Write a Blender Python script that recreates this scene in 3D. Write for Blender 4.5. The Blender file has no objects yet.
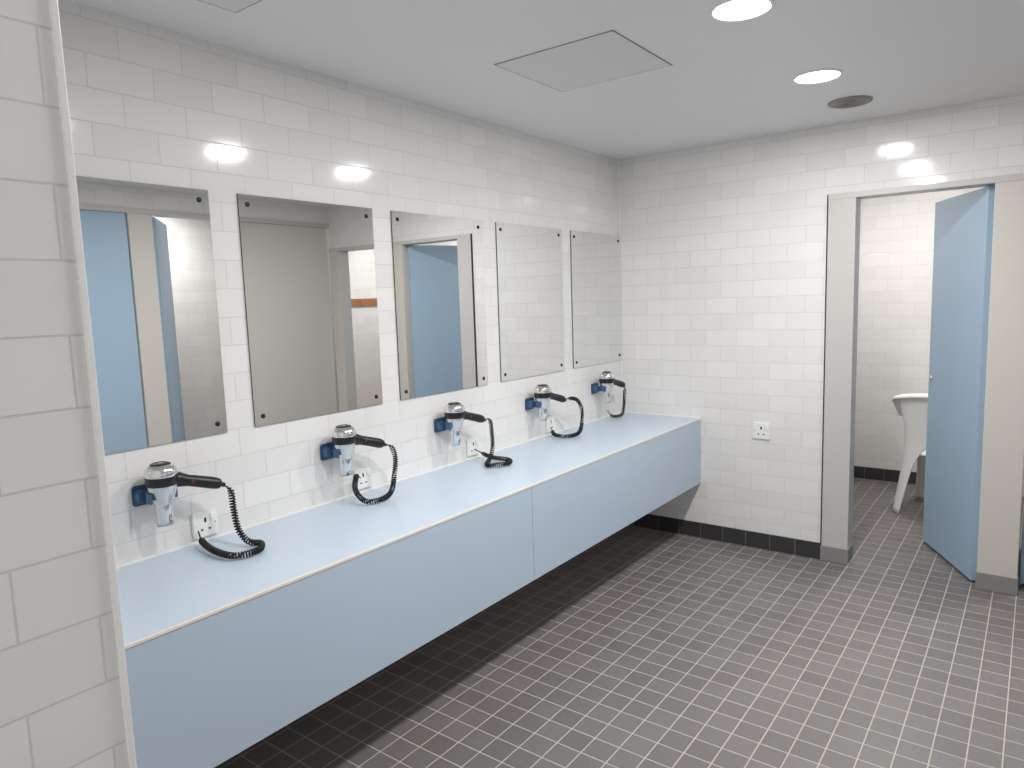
import bpy, bmesh, math
import numpy as np
from mathutils import Vector, Matrix
sc=bpy.context.scene
COL=sc.collection
def srgb(r,g,b):
    f=lambda c:(c/255/12.92) if c/255<=.04045 else ((c/255+.055)/1.055)**2.4
    return (f(r),f(g),f(b),1)
# ---------------- materials
def newmat(name):
    m=bpy.data.materials.new(name);m.use_nodes=True
    nt=m.node_tree;b=nt.nodes["Principled BSDF"]
    return m,nt,b
def plain(name,col,rough=.5,metal=0,var=.0,nscale=8,bump=0,spec=.5,**kw):
    m,nt,b=newmat(name)
    b.inputs["Roughness"].default_value=rough;b.inputs["Metallic"].default_value=metal
    b.inputs["Specular IOR Level"].default_value=spec
    tc=nt.nodes.new("ShaderNodeTexCoord")
    n=nt.nodes.new("ShaderNodeTexNoise");n.inputs["Scale"].default_value=nscale;n.inputs["Detail"].default_value=4
    nt.links.new(tc.outputs["Object"],n.inputs["Vector"])
    mx=nt.nodes.new("ShaderNodeMix");mx.data_type='RGBA'
    mx.inputs["A"].default_value=tuple(c*(1-var) for c in col[:3])+(1,)
    mx.inputs["B"].default_value=tuple(min(1,c*(1+var)) for c in col[:3])+(1,)
    nt.links.new(n.outputs["Fac"],mx.inputs["Factor"]);nt.links.new(mx.outputs["Result"],b.inputs["Base Color"])
    for k,v in kw.items(): b.inputs[k].default_value=v
    return m
def tile(name,axis,w,h,mortar,c1,c2,cm,rough,off=.5,ox=0,oz=0,bump=.35,mrough=.8,noise=0):
    m,nt,b=newmat(name)
    g=nt.nodes.new("ShaderNodeNewGeometry");s=nt.nodes.new("ShaderNodeSeparateXYZ");c=nt.nodes.new("ShaderNodeCombineXYZ")
    nt.links.new(g.outputs["Position"],s.inputs[0])
    a={'x':('X','Z'),'y':('Y','Z'),'f':('X','Y')}[axis]
    nt.links.new(s.outputs[a[0]],c.inputs[0]);nt.links.new(s.outputs[a[1]],c.inputs[1])
    mp=nt.nodes.new("ShaderNodeMapping");mp.inputs["Location"].default_value=(12+ox,10+oz,0)
    nt.links.new(c.outputs[0],mp.inputs[0])
    br=nt.nodes.new("ShaderNodeTexBrick");br.offset=off;br.offset_frequency=2;br.squash=1
    br.inputs["Scale"].default_value=1;br.inputs["Brick Width"].default_value=w;br.inputs["Row Height"].default_value=h
    br.inputs["Mortar Size"].default_value=mortar;br.inputs["Mortar Smooth"].default_value=.3;br.inputs["Bias"].default_value=0
    br.inputs["Color1"].default_value=c1;br.inputs["Color2"].default_value=c2;br.inputs["Mortar"].default_value=cm
    nt.links.new(mp.outputs[0],br.inputs["Vector"])
    col=br.outputs["Color"]
    if noise:
        n=nt.nodes.new("ShaderNodeTexNoise");n.inputs["Scale"].default_value=60;n.inputs["Detail"].default_value=6
        nt.links.new(g.outputs["Position"],n.inputs["Vector"])
        mr=nt.nodes.new("ShaderNodeMapRange");mr.inputs["To Min"].default_value=1-noise;mr.inputs["To Max"].default_value=1+noise
        nt.links.new(n.outputs["Fac"],mr.inputs["Value"])
        mx=nt.nodes.new("ShaderNodeMix");mx.data_type='RGBA';mx.blend_type='MULTIPLY';mx.inputs["Factor"].default_value=1
        nt.links.new(col,mx.inputs["A"]);nt.links.new(mr.outputs[0],mx.inputs["B"]);col=mx.outputs["Result"]
    nt.links.new(col,b.inputs["Base Color"])
    mr2=nt.nodes.new("ShaderNodeMapRange");mr2.inputs["To Min"].default_value=rough;mr2.inputs["To Max"].default_value=mrough
    nt.links.new(br.outputs["Fac"],mr2.inputs["Value"]);nt.links.new(mr2.outputs[0],b.inputs["Roughness"])
    bp=nt.nodes.new("ShaderNodeBump");bp.invert=True;bp.inputs["Strength"].default_value=bump;bp.inputs["Distance"].default_value=.002
    nt.links.new(br.outputs["Fac"],bp.inputs["Height"]);nt.links.new(bp.outputs["Normal"],b.inputs["Normal"])
    return m
W1=srgb(234,232,230);W2=srgb(228,226,224);WM=srgb(211,208,204)
TX=tile("white_tile_x",'x',.2,.1,.002,W1,W2,WM,.09,oz=.028,bump=.33)
TY=tile("white_tile_y",'y',.2,.1,.002,W1,W2,WM,.09,ox=-.003,oz=.028,bump=.33)
FL=tile("floor_tile",'f',.1,.1,.0025,srgb(119,115,114),srgb(109,105,104),srgb(186,178,166),.40,off=0,ox=0.03,oz=.03,mrough=.9,noise=.12,bump=.3)
BBX=tile("skirting_tile_x",'x',.15,.2,.002,srgb(60,59,61),srgb(52,51,54),srgb(120,116,112),.3,off=0,ox=.03,oz=.05,bump=.3)
BBY=tile("skirting_tile_y",'y',.15,.2,.002,srgb(60,59,61),srgb(52,51,54),srgb(120,116,112),.3,off=0,ox=.03,oz=.05,bump=.3)
CEIL=plain("ceiling_paint",srgb(238,237,237),.4,var=.01,nscale=3)
PANEL=plain("hatch_paint",srgb(230,229,227),.5,var=.01)
DARK=plain("dark_gap",srgb(60,60,60),.7)
GAP=plain("grey_gap",srgb(150,148,146),.7)
BEIGE=plain("beige_laminate",srgb(206,201,194),.4,var=.01,nscale=4)
BEIGED=plain("warm_grey_laminate",srgb(206,202,196),.4,var=.01,nscale=4)
GREYB=plain("grey_laminate",srgb(196,194,191),.4,var=.01,nscale=4)
BLOCK=plain("grey_vinyl",srgb(138,137,136),.5,var=.02)
BLUE=plain("blue_laminate",srgb(162,187,209),.38,var=.015,nscale=5)
CTOP=plain("counter_blue_laminate",srgb(194,208,222),.33,var=.012,nscale=6)
CFR=plain("panel_blue_laminate",srgb(182,198,213),.4,var=.012,nscale=6)
CREAM=plain("cream_edge",srgb(232,226,214),.4)
WHITE=plain("white_plastic",srgb(238,238,236),.3,var=.01)
CHAIRP=plain("chair_plastic",srgb(242,242,240),.35,var=.01)
CHROME=plain("chrome",(.78,.77,.76,1),.14,1)
STEEL=plain("silver_plastic",(.70,.69,.68,1),.25,.85)
BLACK=plain("black_plastic",srgb(22,22,24),.35)
CORD=plain("black_rubber",srgb(18,18,20),.45)
BBLUE=plain("blue_bracket_plastic",srgb(58,92,128),.35)
RED=plain("red_rocker",srgb(150,40,35),.4)
MIRR=plain("mirror_silvering",(.86,.865,.855,1),.0,1)
MEDGE=plain("mirror_edge",srgb(80,95,92),.2)
WOOD=plain("varnished_wood",srgb(160,110,72),.4,var=.2,nscale=10)
VENT=plain("vent_grey",srgb(150,146,141),.5)
def emis(name,col,s):
    m,nt,b=newmat(name);b.inputs["Base Color"].default_value=(.9,.9,.9,1)
    b.inputs["Emission Color"].default_value=col;b.inputs["Emission Strength"].default_value=s
    return m
LENS=emis("lamp_diffuser",(1,.97,.93,1),12)
# ---------------- mesh helpers
def obj(name,bm,mat,loc=(0,0,0),smooth=False,parent=None):
    me=bpy.data.meshes.new(name);bmesh.ops.recalc_face_normals(bm,faces=bm.faces)
    bm.to_mesh(me);bm.free()
    mats=mat if isinstance(mat,(list,tuple)) else [mat]
    for m in mats: me.materials.append(m)
    if smooth:
        for p in me.polygons:p.use_smooth=True
    o=bpy.data.objects.new(name,me);o.location=loc;COL.objects.link(o)
    if parent:o.parent=parent
    return o
def bbox(bm,x0,x1,y0,y1,z0,z1,mi=0):
    r=bmesh.ops.create_cube(bm,size=1,matrix=Matrix.Translation(((x0+x1)/2,(y0+y1)/2,(z0+z1)/2))@Matrix.Diagonal((x1-x0,y1-y0,z1-z0,1)))
    fs=set(f for v in r['verts'] for f in v.link_faces)
    for f in fs:f.material_index=mi
    return r
def box(name,x0,x1,y0,y1,z0,z1,mat,bev=0,parent=None,at=None,seg=2):
    bm=bmesh.new();c=Vector(at) if at else Vector(((x0+x1)/2,(y0+y1)/2,z0))
    if parent and not at:c=Vector((0,0,0))
    bbox(bm,x0-c.x,x1-c.x,y0-c.y,y1-c.y,z0-c.z,z1-c.z)
    if bev:bmesh.ops.bevel(bm,geom=list(bm.edges),offset=bev,segments=seg,affect='EDGES',profile=.5)
    return obj(name,bm,mat,c,parent=parent)
def struct(o):o["kind"]="structure";return o
def thing(o,label,cat,group=None):
    o["label"]=label;o["category"]=cat
    if group:o["group"]=group
    return o
def empty(name,loc,rz=0):
    e=bpy.data.objects.new(name,None);e.location=loc;e.rotation_euler=(0,0,rz);e.empty_display_size=.05;COL.objects.link(e);return e
def lathe(bm,prof,axis='z',seg=32,c=(0,0,0),mi=0,flat=None):
    rings=[]
    for r,h in prof:
        if r<1e-6:
            p=[(0,0,h)]
        else: p=[(r*math.cos(2*math.pi*i/seg),r*math.sin(2*math.pi*i/seg),h) for i in range(seg)]
        vs=[]
        for q in p:
            if axis=='x':q=(q[2],q[0],q[1])
            elif axis=='y':q=(q[0],q[2],q[1])
            vs.append(bm.verts.new((q[0]+c[0],q[1]+c[1],q[2]+c[2])))
        rings.append(vs)
    for a,b in zip(rings,rings[1:]):
        for i in range(seg):
            j=(i+1)%seg
            if len(a)==1 and len(b)==1:continue
            if len(a)==1:f=bm.faces.new((a[0],b[i],b[j]))
            elif len(b)==1:f=bm.faces.new((a[i],a[j],b[0]))
            else:f=bm.faces.new((a[i],a[j],b[j],b[i]))
            f.material_index=mi;f.smooth=True
def frames(P):
    T=[(P[min(i+1,len(P)-1)]-P[max(i-1,0)]).normalized() for i in range(len(P))]
    n=T[0].orthogonal().normalized();N=[n]
    for i in range(1,len(P)):
        n=n-T[i]*n.dot(T[i]);n.normalize();N.append(n)
    return T,N
def tube(bm,P,r,seg=8,mi=0,caps=True,sq=None):
    P=[Vector(p) for p in P];T,N=frames(P);R=r if isinstance(r,(list,tuple)) else [r]*len(P)
    rings=[]
    for p,t,n,rr in zip(P,T,N,R):
        b=t.cross(n)
        rings.append([bm.verts.new(p+(n*math.cos(2*math.pi*k/seg)+b*math.sin(2*math.pi*k/seg))*rr) for k in range(seg)])
    for a,b in zip(rings,rings[1:]):
        for k in range(seg):
            f=bm.faces.new((a[k],a[(k+1)%seg],b[(k+1)%seg],b[k]));f.material_index=mi;f.smooth=True
    if caps:
        bm.faces.new(rings[0]).material_index=mi;bm.faces.new(rings[-1][::-1]).material_index=mi
def catmull(pts,n=12):
    P=[Vector(p) for p in pts];P=[P[0]*2-P[1]]+P+[P[-1]*2-P[-2]];out=[]
    for i in range(1,len(P)-2):
        for k in range(n):
            t=k/n;a,b,c,d=P[i-1],P[i],P[i+1],P[i+2]
            out.append(.5*((2*b)+(c-a)*t+(2*a-5*b+4*c-d)*t*t+(3*b-a-3*c+d)*t**3))
    out.append(P[-2]);return out
def resample(P,step):
    L=[0]
    for a,b in zip(P,P[1:]):L.append(L[-1]+(b-a).length)
    n=max(2,int(L[-1]/step));arr=np.array(P);return [Vector([np.interp(L[-1]*i/n,L,arr[:,k]) for k in range(3)]) for i in range(n+1)]
# ---------------- room shell
CH=2.507;BY=4.321;RX=3.05;NX=1.25;NY=.428;HZ=2.13;HR=2.36
struct(box("floor",-.1,4.3,-1.6,6.55,-.1,0,FL))
struct(box("ceiling",-.1,4.3,-1.6,6.55,CH,CH+.1,CEIL))
struct(box("wall_left",-.1,0,NY,BY+.1,0,CH,TY))
struct(box("wall_near",-.1,NX,-1.6,NY,0,CH,TY))
# back wall with door openings
struct(box("wall_back",0,1.32,BY,BY+.1,0,CH,TX))
struct(box("wall_back_over_doors",1.32,RX,BY,BY+.1,HZ,CH,TX))
# opposite wall (seen only in mirrors)
struct(box("wall_right_over_doors",RX,RX+.1,-1.6,BY+.1,HR,CH,TY))
struct(box("wall_right",RX,RX+.1,-1.6,1.45,0,HR,TY))
# rooms beyond
struct(box("wall_far",.9,4.3,6.43,6.53,0,CH,TX))
struct(box("wall_inner_left",.9,1.0,BY+.1,6.43,0,CH,TY))
struct(box("wall_inner_middle",2.2,2.26,BY+.1,6.43,0,CH,TY))
struct(box("wall_inner_right",3.75,3.85,BY+.1,6.43,0,CH,TY))
struct(box("wall_cubicle_back",4.0,4.1,1.4,BY,0,CH,TY))
struct(box("wall_cubicle_side",RX+.1,4.0,1.4,1.45,0,CH,TX))
struct(box("wall_cubicle_end",RX+.1,4.3,BY,BY+.1,0,CH,TX))
# skirting
struct(box("baseboard_back",0.01,1.32,BY-.008,BY,0,.1,BBX))
struct(box("baseboard_left",0,.008,NY,BY,0,.1,BBY))
struct(box("baseboard_far",1.0,2.2,6.422,6.43,0,.1,BBX))
struct(box("baseboard_near",NX,NX+.008,-1.6,NY,0,.1,BBY))
# corner trims
struct(box("trim_1",NX-.008,NX+.004,NY-.007,NY+.003,0,CH,WHITE,.0015))
struct(box("trim_2",0,.006,BY-.006,BY,.8,CH,WHITE))
# door frame left jamb, head
def jamb(name,x0,x1,y0,y1,z1=HZ,m=BEIGE):
    o=struct(box(name,x0,x1,y0,y1,0,z1,m,.003))
    b=box("plinth_block",x0-.004,x1+.004,y0-.004,y1+.004,0,.09,BLOCK,.002,parent=o,at=None)
    b.location=(-o.location.x,-o.location.y,0)
    return o
jamb("trim_3",1.32,1.465,BY-.012,BY+.115,m=GREYB)
struct(box("trim_4",1.315,1.322,BY-.014,BY,0,HZ,DARK))
struct(box("trim_5",1.32,RX,BY-.014,BY+.115,HZ-.03,HZ,GREYB,.002))
jamb("trim_6",2.095,2.27,BY-.01,BY+.11)
jamb("trim_7",RX-.13,RX,BY-.01,BY+.11)
# ---- opposite side cubicle fronts
struct(box("trim_8",RX-.012,RX+.1,1.45,BY,HR-.04,HR,GREYB,.002))
struct(box("door_3",RX+.01,RX+.045,1.47,2.50,.02,HR-.04,BLUE,.002))
jamb("trim_9",RX-.01,RX+.1,2.505,2.68,z1=HR-.04,m=BEIGED)
jamb("trim_10",RX-.01,RX+.1,3.27,3.4,z1=HR-.04,m=BEIGED)
struct(box("door_4",RX+.01,RX+.045,3.405,BY-.02,.02,HR-.04,BEIGED,.002))
def leaf(name,hx,hy,ang,w,th=.04,mat=BLUE,knob=True,top=HZ-.035):
    # leaf extends along local +x from hinge
    bm=bmesh.new();bbox(bm,0,w,-th/2,th/2,.015,top)
    bmesh.ops.bevel(bm,geom=list(bm.edges),offset=.002,segments=2,affect='EDGES')
    o=struct(obj(name,bm,mat,(hx,hy,0)));o.rotation_euler=(0,0,ang)
    if knob:
        bm=bmesh.new()
        lathe(bm,[(0,-(th/2+.012)),(.012,-(th/2+.012)),(.014,-(th/2+.006)),(.014,th/2+.006),(.012,th/2+.012),(0,th/2+.012)],'y',20,(w-.05,0,1.05))
        obj("lock",bm,STEEL,parent=o)
    return o
leaf("door_1",2.085,BY+.06,math.atan2(.57,-.29),.65)
leaf("door_2",2.3,BY+.135,math.radians(86),.68)
leaf("door_5",RX+.08,2.72,math.radians(36),.55,top=HR-.045)
# ---------------- ceiling things
def hatch(x0,x1,y0,y1):
    e=empty("ceiling_hatch",((x0+x1)/2,(y0+y1)/2,CH));hx=(x1-x0)/2;hy=(y1-y0)/2
    bm=bmesh.new()
    for a in ((-hx,hx,-hy,-hy+.006),(-hx,hx,hy-.006,hy),(-hx,-hx+.006,-hy,hy),(hx-.006,hx,-hy,hy)):
        bbox(bm,*a,-.002,0.002)
    obj("hatch_frame",bm,GAP,parent=e)
    box("hatch_panel",-hx+.005,hx-.005,-hy+.005,hy-.005,-.003,.002,PANEL,.001,parent=e)
    thing(e,"square off-white access hatch flush in the ceiling","hatch","ceiling access hatches")
hatch(.57,1.09,2.25,2.735);hatch(.28,.80,.85,1.335)
def downlight(x,y,first=[None],z=CH):
    if first[0] is None:
        e=empty("downlight",(x,y,z))
        bm=bmesh.new();lathe(bm,[(.088,0.001),(.088,-.003),(.093,-.006),(.103,-.003),(.105,0.001)],'z',48)
        obj("trim_ring",bm,WHITE,parent=e)
        bm=bmesh.new();lathe(bm,[(.089,-.0005),(.089,-.002),(.06,-.003),(0,-.0035)],'z',48)
        obj("lamp_diffuser",bm,LENS,parent=e)
        first[0]=e
    else:
        e=first[0].copy();e.location=(x,y,z);COL.objects.link(e)
        for c in first[0].children:
            k=c.copy();k.parent=e;COL.objects.link(k)
    thing(e,"round recessed downlight with glowing white diffuser","ceiling light","ceiling downlights")
    return e
def alight(x,y,p,size=.172,z=CH-.008,col=(1,.985,.965)):
    l=bpy.data.lights.new("lamp","AREA");l.shape='DISK';l.size=size;l.energy=p;l.color=col
    o=bpy.data.objects.new("lamp_light",l);o.location=(x,y,z);COL.objects.link(o)
for (x,y,p) in [(1.49,2.37,19),(1.495,3.31,19),(1.49,1.43,18)]:
    downlight(x,y);alight(x,y,p)
for (x,y,p) in [(1.55,5.5,16),(3.0,5.4,17),(3.6,3.0,17)]:
    downlight(x,y);alight(x,y,p)  # unseen fittings, added to light the inner rooms and the cubicle
# vent
e=empty("ceiling_vent",(1.515,3.85,CH))
bm=bmesh.new();lathe(bm,[(.066,.001),(.072,-.004),(.086,-.012),(.098,-.008),(.10,0.001)],'z',48)
obj("outer_ring",bm,VENT,parent=e)
bm=bmesh.new()
lathe(bm,[(0,-.009),(.008,-.009),(.012,-.004),(.022,-.004),(.026,-.009),(.030,-.004),(.038,-.004),(.042,-.009),(.046,-.004),(.054,-.004),(.058,-.009),(.064,-.004),(.072,-.003)],'z',40)
obj("grille",bm,VENT,parent=e)
thing(e,"small round grey extractor vent in the ceiling","vent")
# ---------------- mirrors
my=[(.725,1.355),(1.464,2.1),(2.208,2.838),(2.958,3.578),(3.692,4.316)]
first=None
for y0,y1 in my:
    w=.63;cy=(y0+y1)/2
    if y0>3.6:cy=4.316-w/2
    if first is None:
        bm=bmesh.new();bbox(bm,0.001,.007,-w/2,w/2,0,.84,1)
        bm.faces.ensure_lookup_table()
        for f in bm.faces:
            if f.calc_center_median().x>.0069:f.material_index=0
        o=obj("wall_mirror",bm,[MIRR,MEDGE],(0,cy,1.167));first=o
        for sy in (-1,1):
            for z in (.035,.805):
                bm=bmesh.new();lathe(bm,[(0,.0125),(.005,.012),(.009,.009),(.009,.0065)],'x',16,(0,sy*(w/2-.035),z))
                obj("screw",bm,BLACK,parent=o)
    else:
        o=first.copy();o.location=(0,cy,1.167);COL.objects.link(o)
        for c in first.children:
            k=c.copy();k.parent=o;COL.objects.link(k)
    thing(o,"frameless rectangular mirror screwed to white tiled wall","mirror","wall mirrors above the counter")
# ---------------- counter
CT=.8;CB=.37;CX=.57;cy0=NY+.001;cy1=BY-.001
e=empty("vanity_counter",(0,0,0));e.location=(.28,2.37,CB)
def cpart(name,x0,x1,y0,y1,z0,z1,mat,bev=0):
    bm=bmesh.new();bbox(bm,x0,x1,y0,y1,z0,z1)
    if bev:bmesh.ops.bevel(bm,geom=list(bm.edges),offset=bev,segments=2,affect='EDGES')
    bmesh.ops.translate(bm,verts=bm.verts,vec=-Vector(e.location))
    return obj(name,bm,mat,parent=e)
cpart("countertop",.001,CX-.003,cy0,cy1,CT-.03,CT,CTOP)
cpart("edge_strip",CX-.005,CX+.002,cy0,cy1,CT-.008,CT+.001,CREAM,.0008)
cpart("front_panel",CX-.02,CX,cy0,2.4145,CB,CT-.008,CFR,.001)
cpart("front_panel",CX-.02,CX,2.4165,cy1,CB,CT-.008,CFR,.001)
cpart("bottom_panel",.001,CX-.021,cy0,cy1,CB,CB+.018,BEIGE)
cpart("sealant_strip",.001,.008,cy0,cy1,CT,CT+.008,WHITE)
cpart("sealant_strip",.008,CX,cy1-.007,cy1,CT,CT+.008,WHITE)
thing(e,"long pale blue wall-hung vanity counter with cream edge","counter")
# ---------------- sockets
def socket_parts(e):
    bm=bmesh.new();bbox(bm,0,.01,-.046,.046,-.046,.046);bmesh.ops.bevel(bm,geom=list(bm.edges),offset=.003,segments=2,affect='EDGES')
    obj("face_plate",bm,WHITE,parent=e)
    for a in ((-.004,.004,.006,.022),(-.018,-.010,-.022,-.016),(.010,.018,-.022,-.016)):
        bm=bmesh.new();bbox(bm,.009,.0106,*a);obj("pin_slot",bm,BLACK,parent=e)
    bm=bmesh.new();bbox(bm,.009,.014,.018,.032,.012,.034);bmesh.ops.bevel(bm,geom=list(bm.edges),offset=.001,segments=1,affect='EDGES')
    obj("rocker_switch",bm,WHITE,parent=e)
    for y in (-.036,.036):
        bm=bmesh.new();lathe(bm,[(0,.0112),(.003,.0108),(.003,.0095)],'x',12,(0,y,0));obj("screw_cap",bm,STEEL,parent=e)
sk=None
for y in (1.243,1.96,2.696,3.415):
    if sk is None:
        e=empty("wall_socket",(0,y,.862));socket_parts(e);sk=e
    else:
        e=sk.copy();e.location=(0,y,.862);COL.objects.link(e)
        for c in sk.children:
            k=c.copy();k.parent=e;COL.objects.link(k)
    thing(e,"white switched power socket just above the blue counter","socket","power sockets beside the hairdryers")
e=sk.copy();e.location=(.96,BY,.752);e.rotation_euler=(0,0,-math.pi/2);e.scale=(1,1.15,1.15);COL.objects.link(e)
for c in sk.children:
    k=c.copy();k.parent=e;COL.objects.link(k)
del e["group"]
thing(e,"white switched power socket alone on tiled end wall","socket")
# ---------------- hair dryers
def dryer_static(e):
    AX=.085
    bm=bmesh.new() # chrome cap with dome
    lathe(bm,[(.047,-.006),(.0495,.0),(.0495,.008),(.047,.018),(.039,.029),(.026,.036),(.0,.039)],'z',40,(AX,0,0))
    obj("chrome_cap",bm,CHROME,parent=e)
    bm=bmesh.new()
    lathe(bm,[(.014,.0375),(.015,.0395),(.024,.0382),(.030,.0355),(.0315,.033)],'z',40,(AX,0,0))
    obj("intake_grille",bm,BLACK,parent=e)
    bm=bmesh.new();lathe(bm,[(.0485,-.004),(.0485,-.026),(.0445,-.034)],'z',40,(AX,0,0));obj("collar",bm,BLACK,parent=e)
    bm=bmesh.new();lathe(bm,[(.0445,-.032),(.042,-.05),(.036,-.07),(.029,-.09),(.026,-.10)],'z',40,(AX,0,0))
    obj("motor_housing",bm,STEEL,parent=e)
    bm=bmesh.new();lathe(bm,[(.0275,-.095),(.0275,-.115),(.024,-.14),(.023,-.165),(.0205,-.165),(.021,-.14),(.023,-.12)],'z',40,(AX,0,0))
    bmesh.ops.scale(bm,verts=[v for v in bm.verts if v.co.z<-.15],vec=(.75,1.15,1),space=Matrix.Translation((-AX,0,0)))
    obj("nozzle",bm,CHROME,parent=e)
    bm=bmesh.new() # bracket
    bbox(bm,0,.014,-.06,.02,-.105,-.038)
    bbox(bm,.012,.05,-.056,-.03,-.09,-.05)
    bmesh.ops.bevel(bm,geom=list(bm.edges),offset=.005,segments=2,affect='EDGES')
    pts=[(AX+.05*math.cos(a),.05*math.sin(a)) for a in np.linspace(math.radians(95),math.radians(290),16)]
    prev=None
    for (px,py) in pts:
        q=((px-AX)*.86+AX,py*.86)
        ring=[bm.verts.new((px,py,-.055)),bm.verts.new((px,py,-.085)),bm.verts.new((q[0],q[1],-.085)),bm.verts.new((q[0],q[1],-.055))]
        if prev:
            for k in range(4):bm.faces.new((prev[k],prev[(k+1)%4],ring[(k+1)%4],ring[k]))
        else:bm.faces.new(ring)
        prev=ring
    bm.faces.new(prev[::-1])
    obj("wall_bracket",bm,BBLUE,parent=e)
    bm=bmesh.new()
    P=catmull([(AX,.03,-.02),(AX+.004,.06,-.03),(AX+.012,.10,-.042),(AX+.02,.15,-.058),(AX+.025,.185,-.07)],6)
    n=len(P);R=[np.interp(i/(n-1),[0,.15,.4,.8,.95,1],[.024,.026,.019,.0205,.018,.010]) for i in range(n)]
    tube(bm,P,R,16)
    obj("handle",bm,BLACK,parent=e)
    bm=bmesh.new();bbox(bm,AX+.024,AX+.033,.082,.09,-.043,-.035);bmesh.ops.bevel(bm,geom=list(bm.edges),offset=.002,segments=1,affect='EDGES')
    obj("power_button",bm,RED,parent=e)
def cord(e,pts):
    E=Vector((.11,.185,-.07))
    W=[E]+[Vector(p)-Vector((0,0,1.085)) for p in pts]   # pts: x, dy, z world
    st=.0009
    P=resample(catmull(W,14),st)
    T,N=frames(P);n=len(P);H=[];tot=n*st
    for i,(p,t,nn) in enumerate(zip(P,T,N)):
        d=i*st;a=2*math.pi*d/.0095
        k=min(1,max(0,(d-.02)/.02),max(0,(tot-d-.04)/.02))
        b=t.cross(nn);q=p+(nn*math.cos(a)+b*math.sin(a))*.009*k
        q.z=max(q.z,.8045-1.085);q.x=max(q.x,.012)
        H.append(q)
    bm=bmesh.new();tube(bm,H,.0029,5)
    obj("coiled_cord",bm,CORD,parent=e)
    bm=bmesh.new();tube(bm,[W[0]+Vector((0,-.01,.004)),W[0]+Vector((0,.012,-.006))],[.010,.007],12)
    obj("strain_relief",bm,CORD,parent=e)
dry=[(1.07,[(.13,.205,.99),(.14,.205,.93),(.16,.205,.86),(.19,.22,.818),(.24,.235,.815),(.29,.19,.815),(.27,.12,.815),(.18,.105,.818),(.08,.12,.825),(.018,.14,.845)]),
(1.809,[(.13,.21,1.0),(.14,.22,.95),(.15,.20,.88),(.18,.15,.828),(.20,.08,.816),(.17,.02,.818),(.10,.03,.85),(.05,.08,.89),(.018,.13,.87)]),
(2.478,[(.13,.21,1.01),(.14,.21,.94),(.15,.20,.87),(.16,.16,.825),(.20,.09,.816),(.24,.11,.816),(.27,.17,.816),(.23,.22,.818),(.12,.22,.82),(.018,.215,.85)]),
(3.225,[(.13,.22,1.02),(.14,.28,1.0),(.15,.31,.94),(.16,.29,.86),(.18,.22,.82),(.17,.12,.816),(.10,.1,.82),(.05,.14,.83),(.018,.18,.845)]),
(3.957,[(.125,.17,.99),(.13,.15,.94),(.13,.14,.88),(.12,.13,.825),(.09,.11,.816),(.06,.10,.82),(.018,.12,.85)])]
fd=None
labs=["chrome and black wall hairdryer, cord looped on the counter",
"chrome and black wall hairdryer, cord hanging in U loop",
"chrome and black wall hairdryer, cord bunched on the counter",
"chrome and black wall hairdryer, cord in a wide loop",
"chrome and black wall hairdryer, cord hanging straight down"]
for i,(y,pts) in enumerate(dry):
    if fd is None:
        e=empty("hair_dryer",(0,y,1.085));dryer_static(e);fd=e;st=list(e.children)
    else:
        e=fd.copy();e.location=(0,y,1.085);COL.objects.link(e)
        for c in st:
            k=c.copy();k.parent=e;COL.objects.link(k)
    cord(e,pts)
    thing(e,labs[i],"hair dryer","wall-mounted hairdryers")
# ---------------- moulded plastic chair: one-piece shell with arched cut-outs, rolled rim
e=empty("plastic_chair",(1.815,5.71,0),math.radians(-14));e.scale=(1.06,1.04,1.03)
def sup(a,r,n=3.0):
    c,s=math.cos(a),math.sin(a)
    k=(abs(c)**n+abs(s)**n)**(-1/n)
    return (r*k*c,r*k*s)
def ztop(a):   # a=-90deg is the back
    d=abs((a+math.pi/2+math.pi)%(2*math.pi)-math.pi)/math.pi  # 0 back ..1 front
    base=.84-.05*min(1,(d/.3)**2)
    t=min(1,max(0,(d-.30)/.16));t=t*t*(3-2*t)
    u=min(1,max(0,(d-.68)/.12));u=u*u*(3-2*u)
    return base+( .66-.79)*t+(.43-.66)*u
def zlow(a):
    d=abs(((a-math.pi/4)+math.pi/4)%(math.pi/2)-math.pi/4)/(math.pi/4) # 0 at corner, 1 mid side
    if d<.2:return 0
    q=(1-d)/.8
    return .50*(max(0,1-q**3.4))**.5*(.9 if d<.5 else .9+.1*(d-.5)*2)
NU,NV=128,24
bm=bmesh.new();V=[]
for i in range(NU):
    a=2*math.pi*i/NU;zt=ztop(a);zl=min(zlow(a),zt-.03);row=[]
    for j in range(NV+1):
        z=zl+(zt-zl)*j/NV
        r=.222+.058*max(0,1-z/.5)**1.4+.05*max(0,(z-.5)/.34)**1.5
        x,y=sup(a,r);row.append(bm.verts.new((x,y,z)))
    for k in range(1,7):  # rolled lip
        b=math.pi*k/6;rr=r+.02*(1-math.cos(b));x,y=sup(a,rr);row.append(bm.verts.new((x,y,zt+.02*math.sin(b)-.012*(k/6))))
    V.append(row)
for i in range(NU):
    A=V[i];B=V[(i+1)%NU]
    for j in range(len(A)-1):bm.faces.new((A[j],B[j],B[j+1],A[j+1]))
o=obj("shell",bm,CHAIRP,parent=e,smooth=True);m=o.modifiers.new("t","SOLIDIFY");m.thickness=.008;m.offset=0
bm=bmesh.new();prev=None
for f_,z in ((0.01,.41),(.3,.408),(.6,.41),(.85,.417),(1,.43)):
    ring=[]
    for i in range(64):
        a=2*math.pi*i/64;x,y=sup(a,.223*f_);ring.append(bm.verts.new((x,y,z)))
    if prev:
        for i in range(64):bm.faces.new((prev[i],prev[(i+1)%64],ring[(i+1)%64],ring[i]))
    else:bm.faces.new(ring)
    prev=ring
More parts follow.
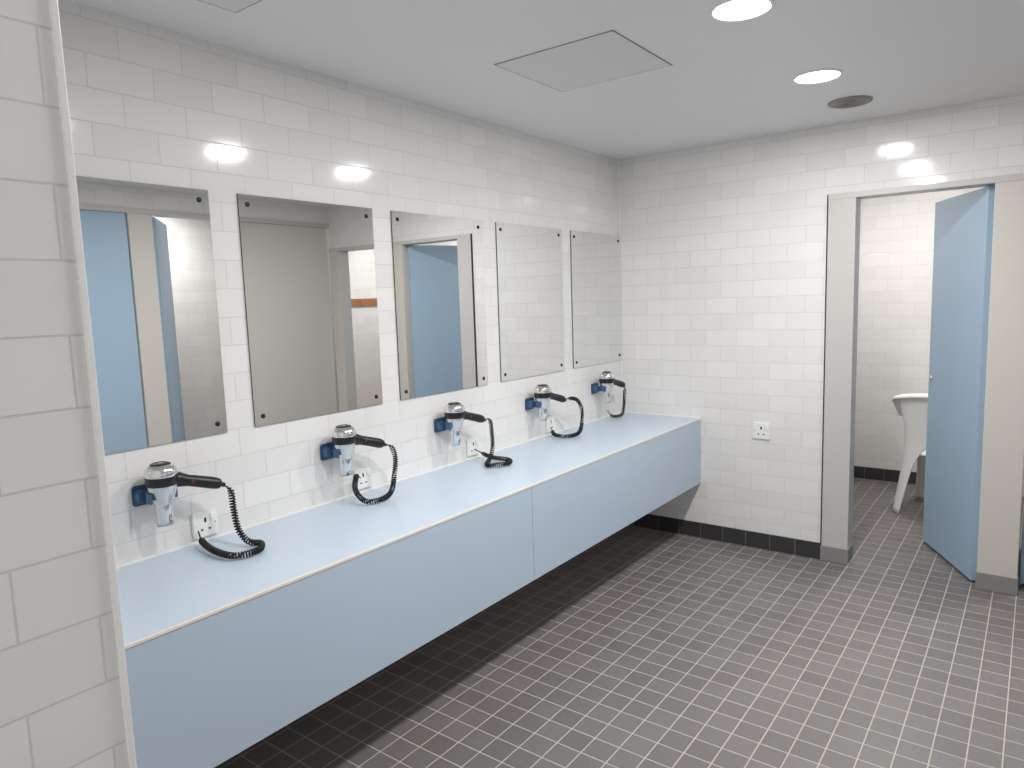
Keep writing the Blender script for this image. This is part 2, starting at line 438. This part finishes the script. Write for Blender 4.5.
o=obj("seat",bm,CHAIRP,parent=e,smooth=True);m=o.modifiers.new("t","SOLIDIFY");m.thickness=.01;m.offset=0
thing(e,"white moulded plastic armchair behind the open blue door","chair")
# ---------------- bench & hooks in changing room
e=empty("hook_rail",(3.75,5.15,1.63))
box("rail",-.02,0,-.4,.4,-.04,.04,WOOD,.003,parent=e)
for y in (-.3,-.1,.1,.3):
    bm=bmesh.new();tube(bm,catmull([(-.02,y,.01),(-.05,y,.0),(-.07,y,.02),(-.07,y,.04)],5),.005,8);obj("coat_hook",bm,CHROME,parent=e)
thing(e,"varnished wooden coat hook rail on white tiled wall","coat rack")
e=empty("changing_bench",(3.58,5.2,0))
for x in (-.15,-.04,.07):box("seat_slat",x,x+.09,-.6,.6,.43,.455,WOOD,.004,parent=e)
for y in (-.5,.5):
    bm=bmesh.new();tube(bm,[(-.12,y,0),(-.12,y,.43)],.015,8);tube(bm,[(.13,y,0),(.13,y,.43)],.015,8);tube(bm,[(-.14,y,.417),(.15,y,.417)],.012,8)
    obj("leg_frame",bm,BLOCK,parent=e)
thing(e,"slatted wooden changing bench against the tiled wall","bench")
# ---------------- world & camera
w=bpy.data.worlds.new("world");sc.world=w;w.use_nodes=True
w.node_tree.nodes["Background"].inputs[0].default_value=(1,.985,.97,1);w.node_tree.nodes["Background"].inputs[1].default_value=1.35  # added fill light, enters through the open end behind the camera
yaw,pit,rol=-0.646298913066984,-0.1188305990093529,-0.03275115132653962
f=Vector((math.sin(yaw)*math.cos(pit),math.cos(yaw)*math.cos(pit),math.sin(pit)))
r=f.cross(Vector((0,0,1))).normalized();u=r.cross(f)
r2=r*math.cos(rol)+u*math.sin(rol);u2=-r*math.sin(rol)+u*math.cos(rol)
cd=bpy.data.cameras.new("camera");cam=bpy.data.objects.new("camera",cd);COL.objects.link(cam)
M=Matrix((r2,u2,-f)).transposed().to_4x4();M.translation=(2.304,0,1.6);cam.matrix_world=M
cd.sensor_width=36;cd.lens=701.857/1024*36;cd.clip_start=.02
sc.camera=cam
sc.view_settings.view_transform='Standard'
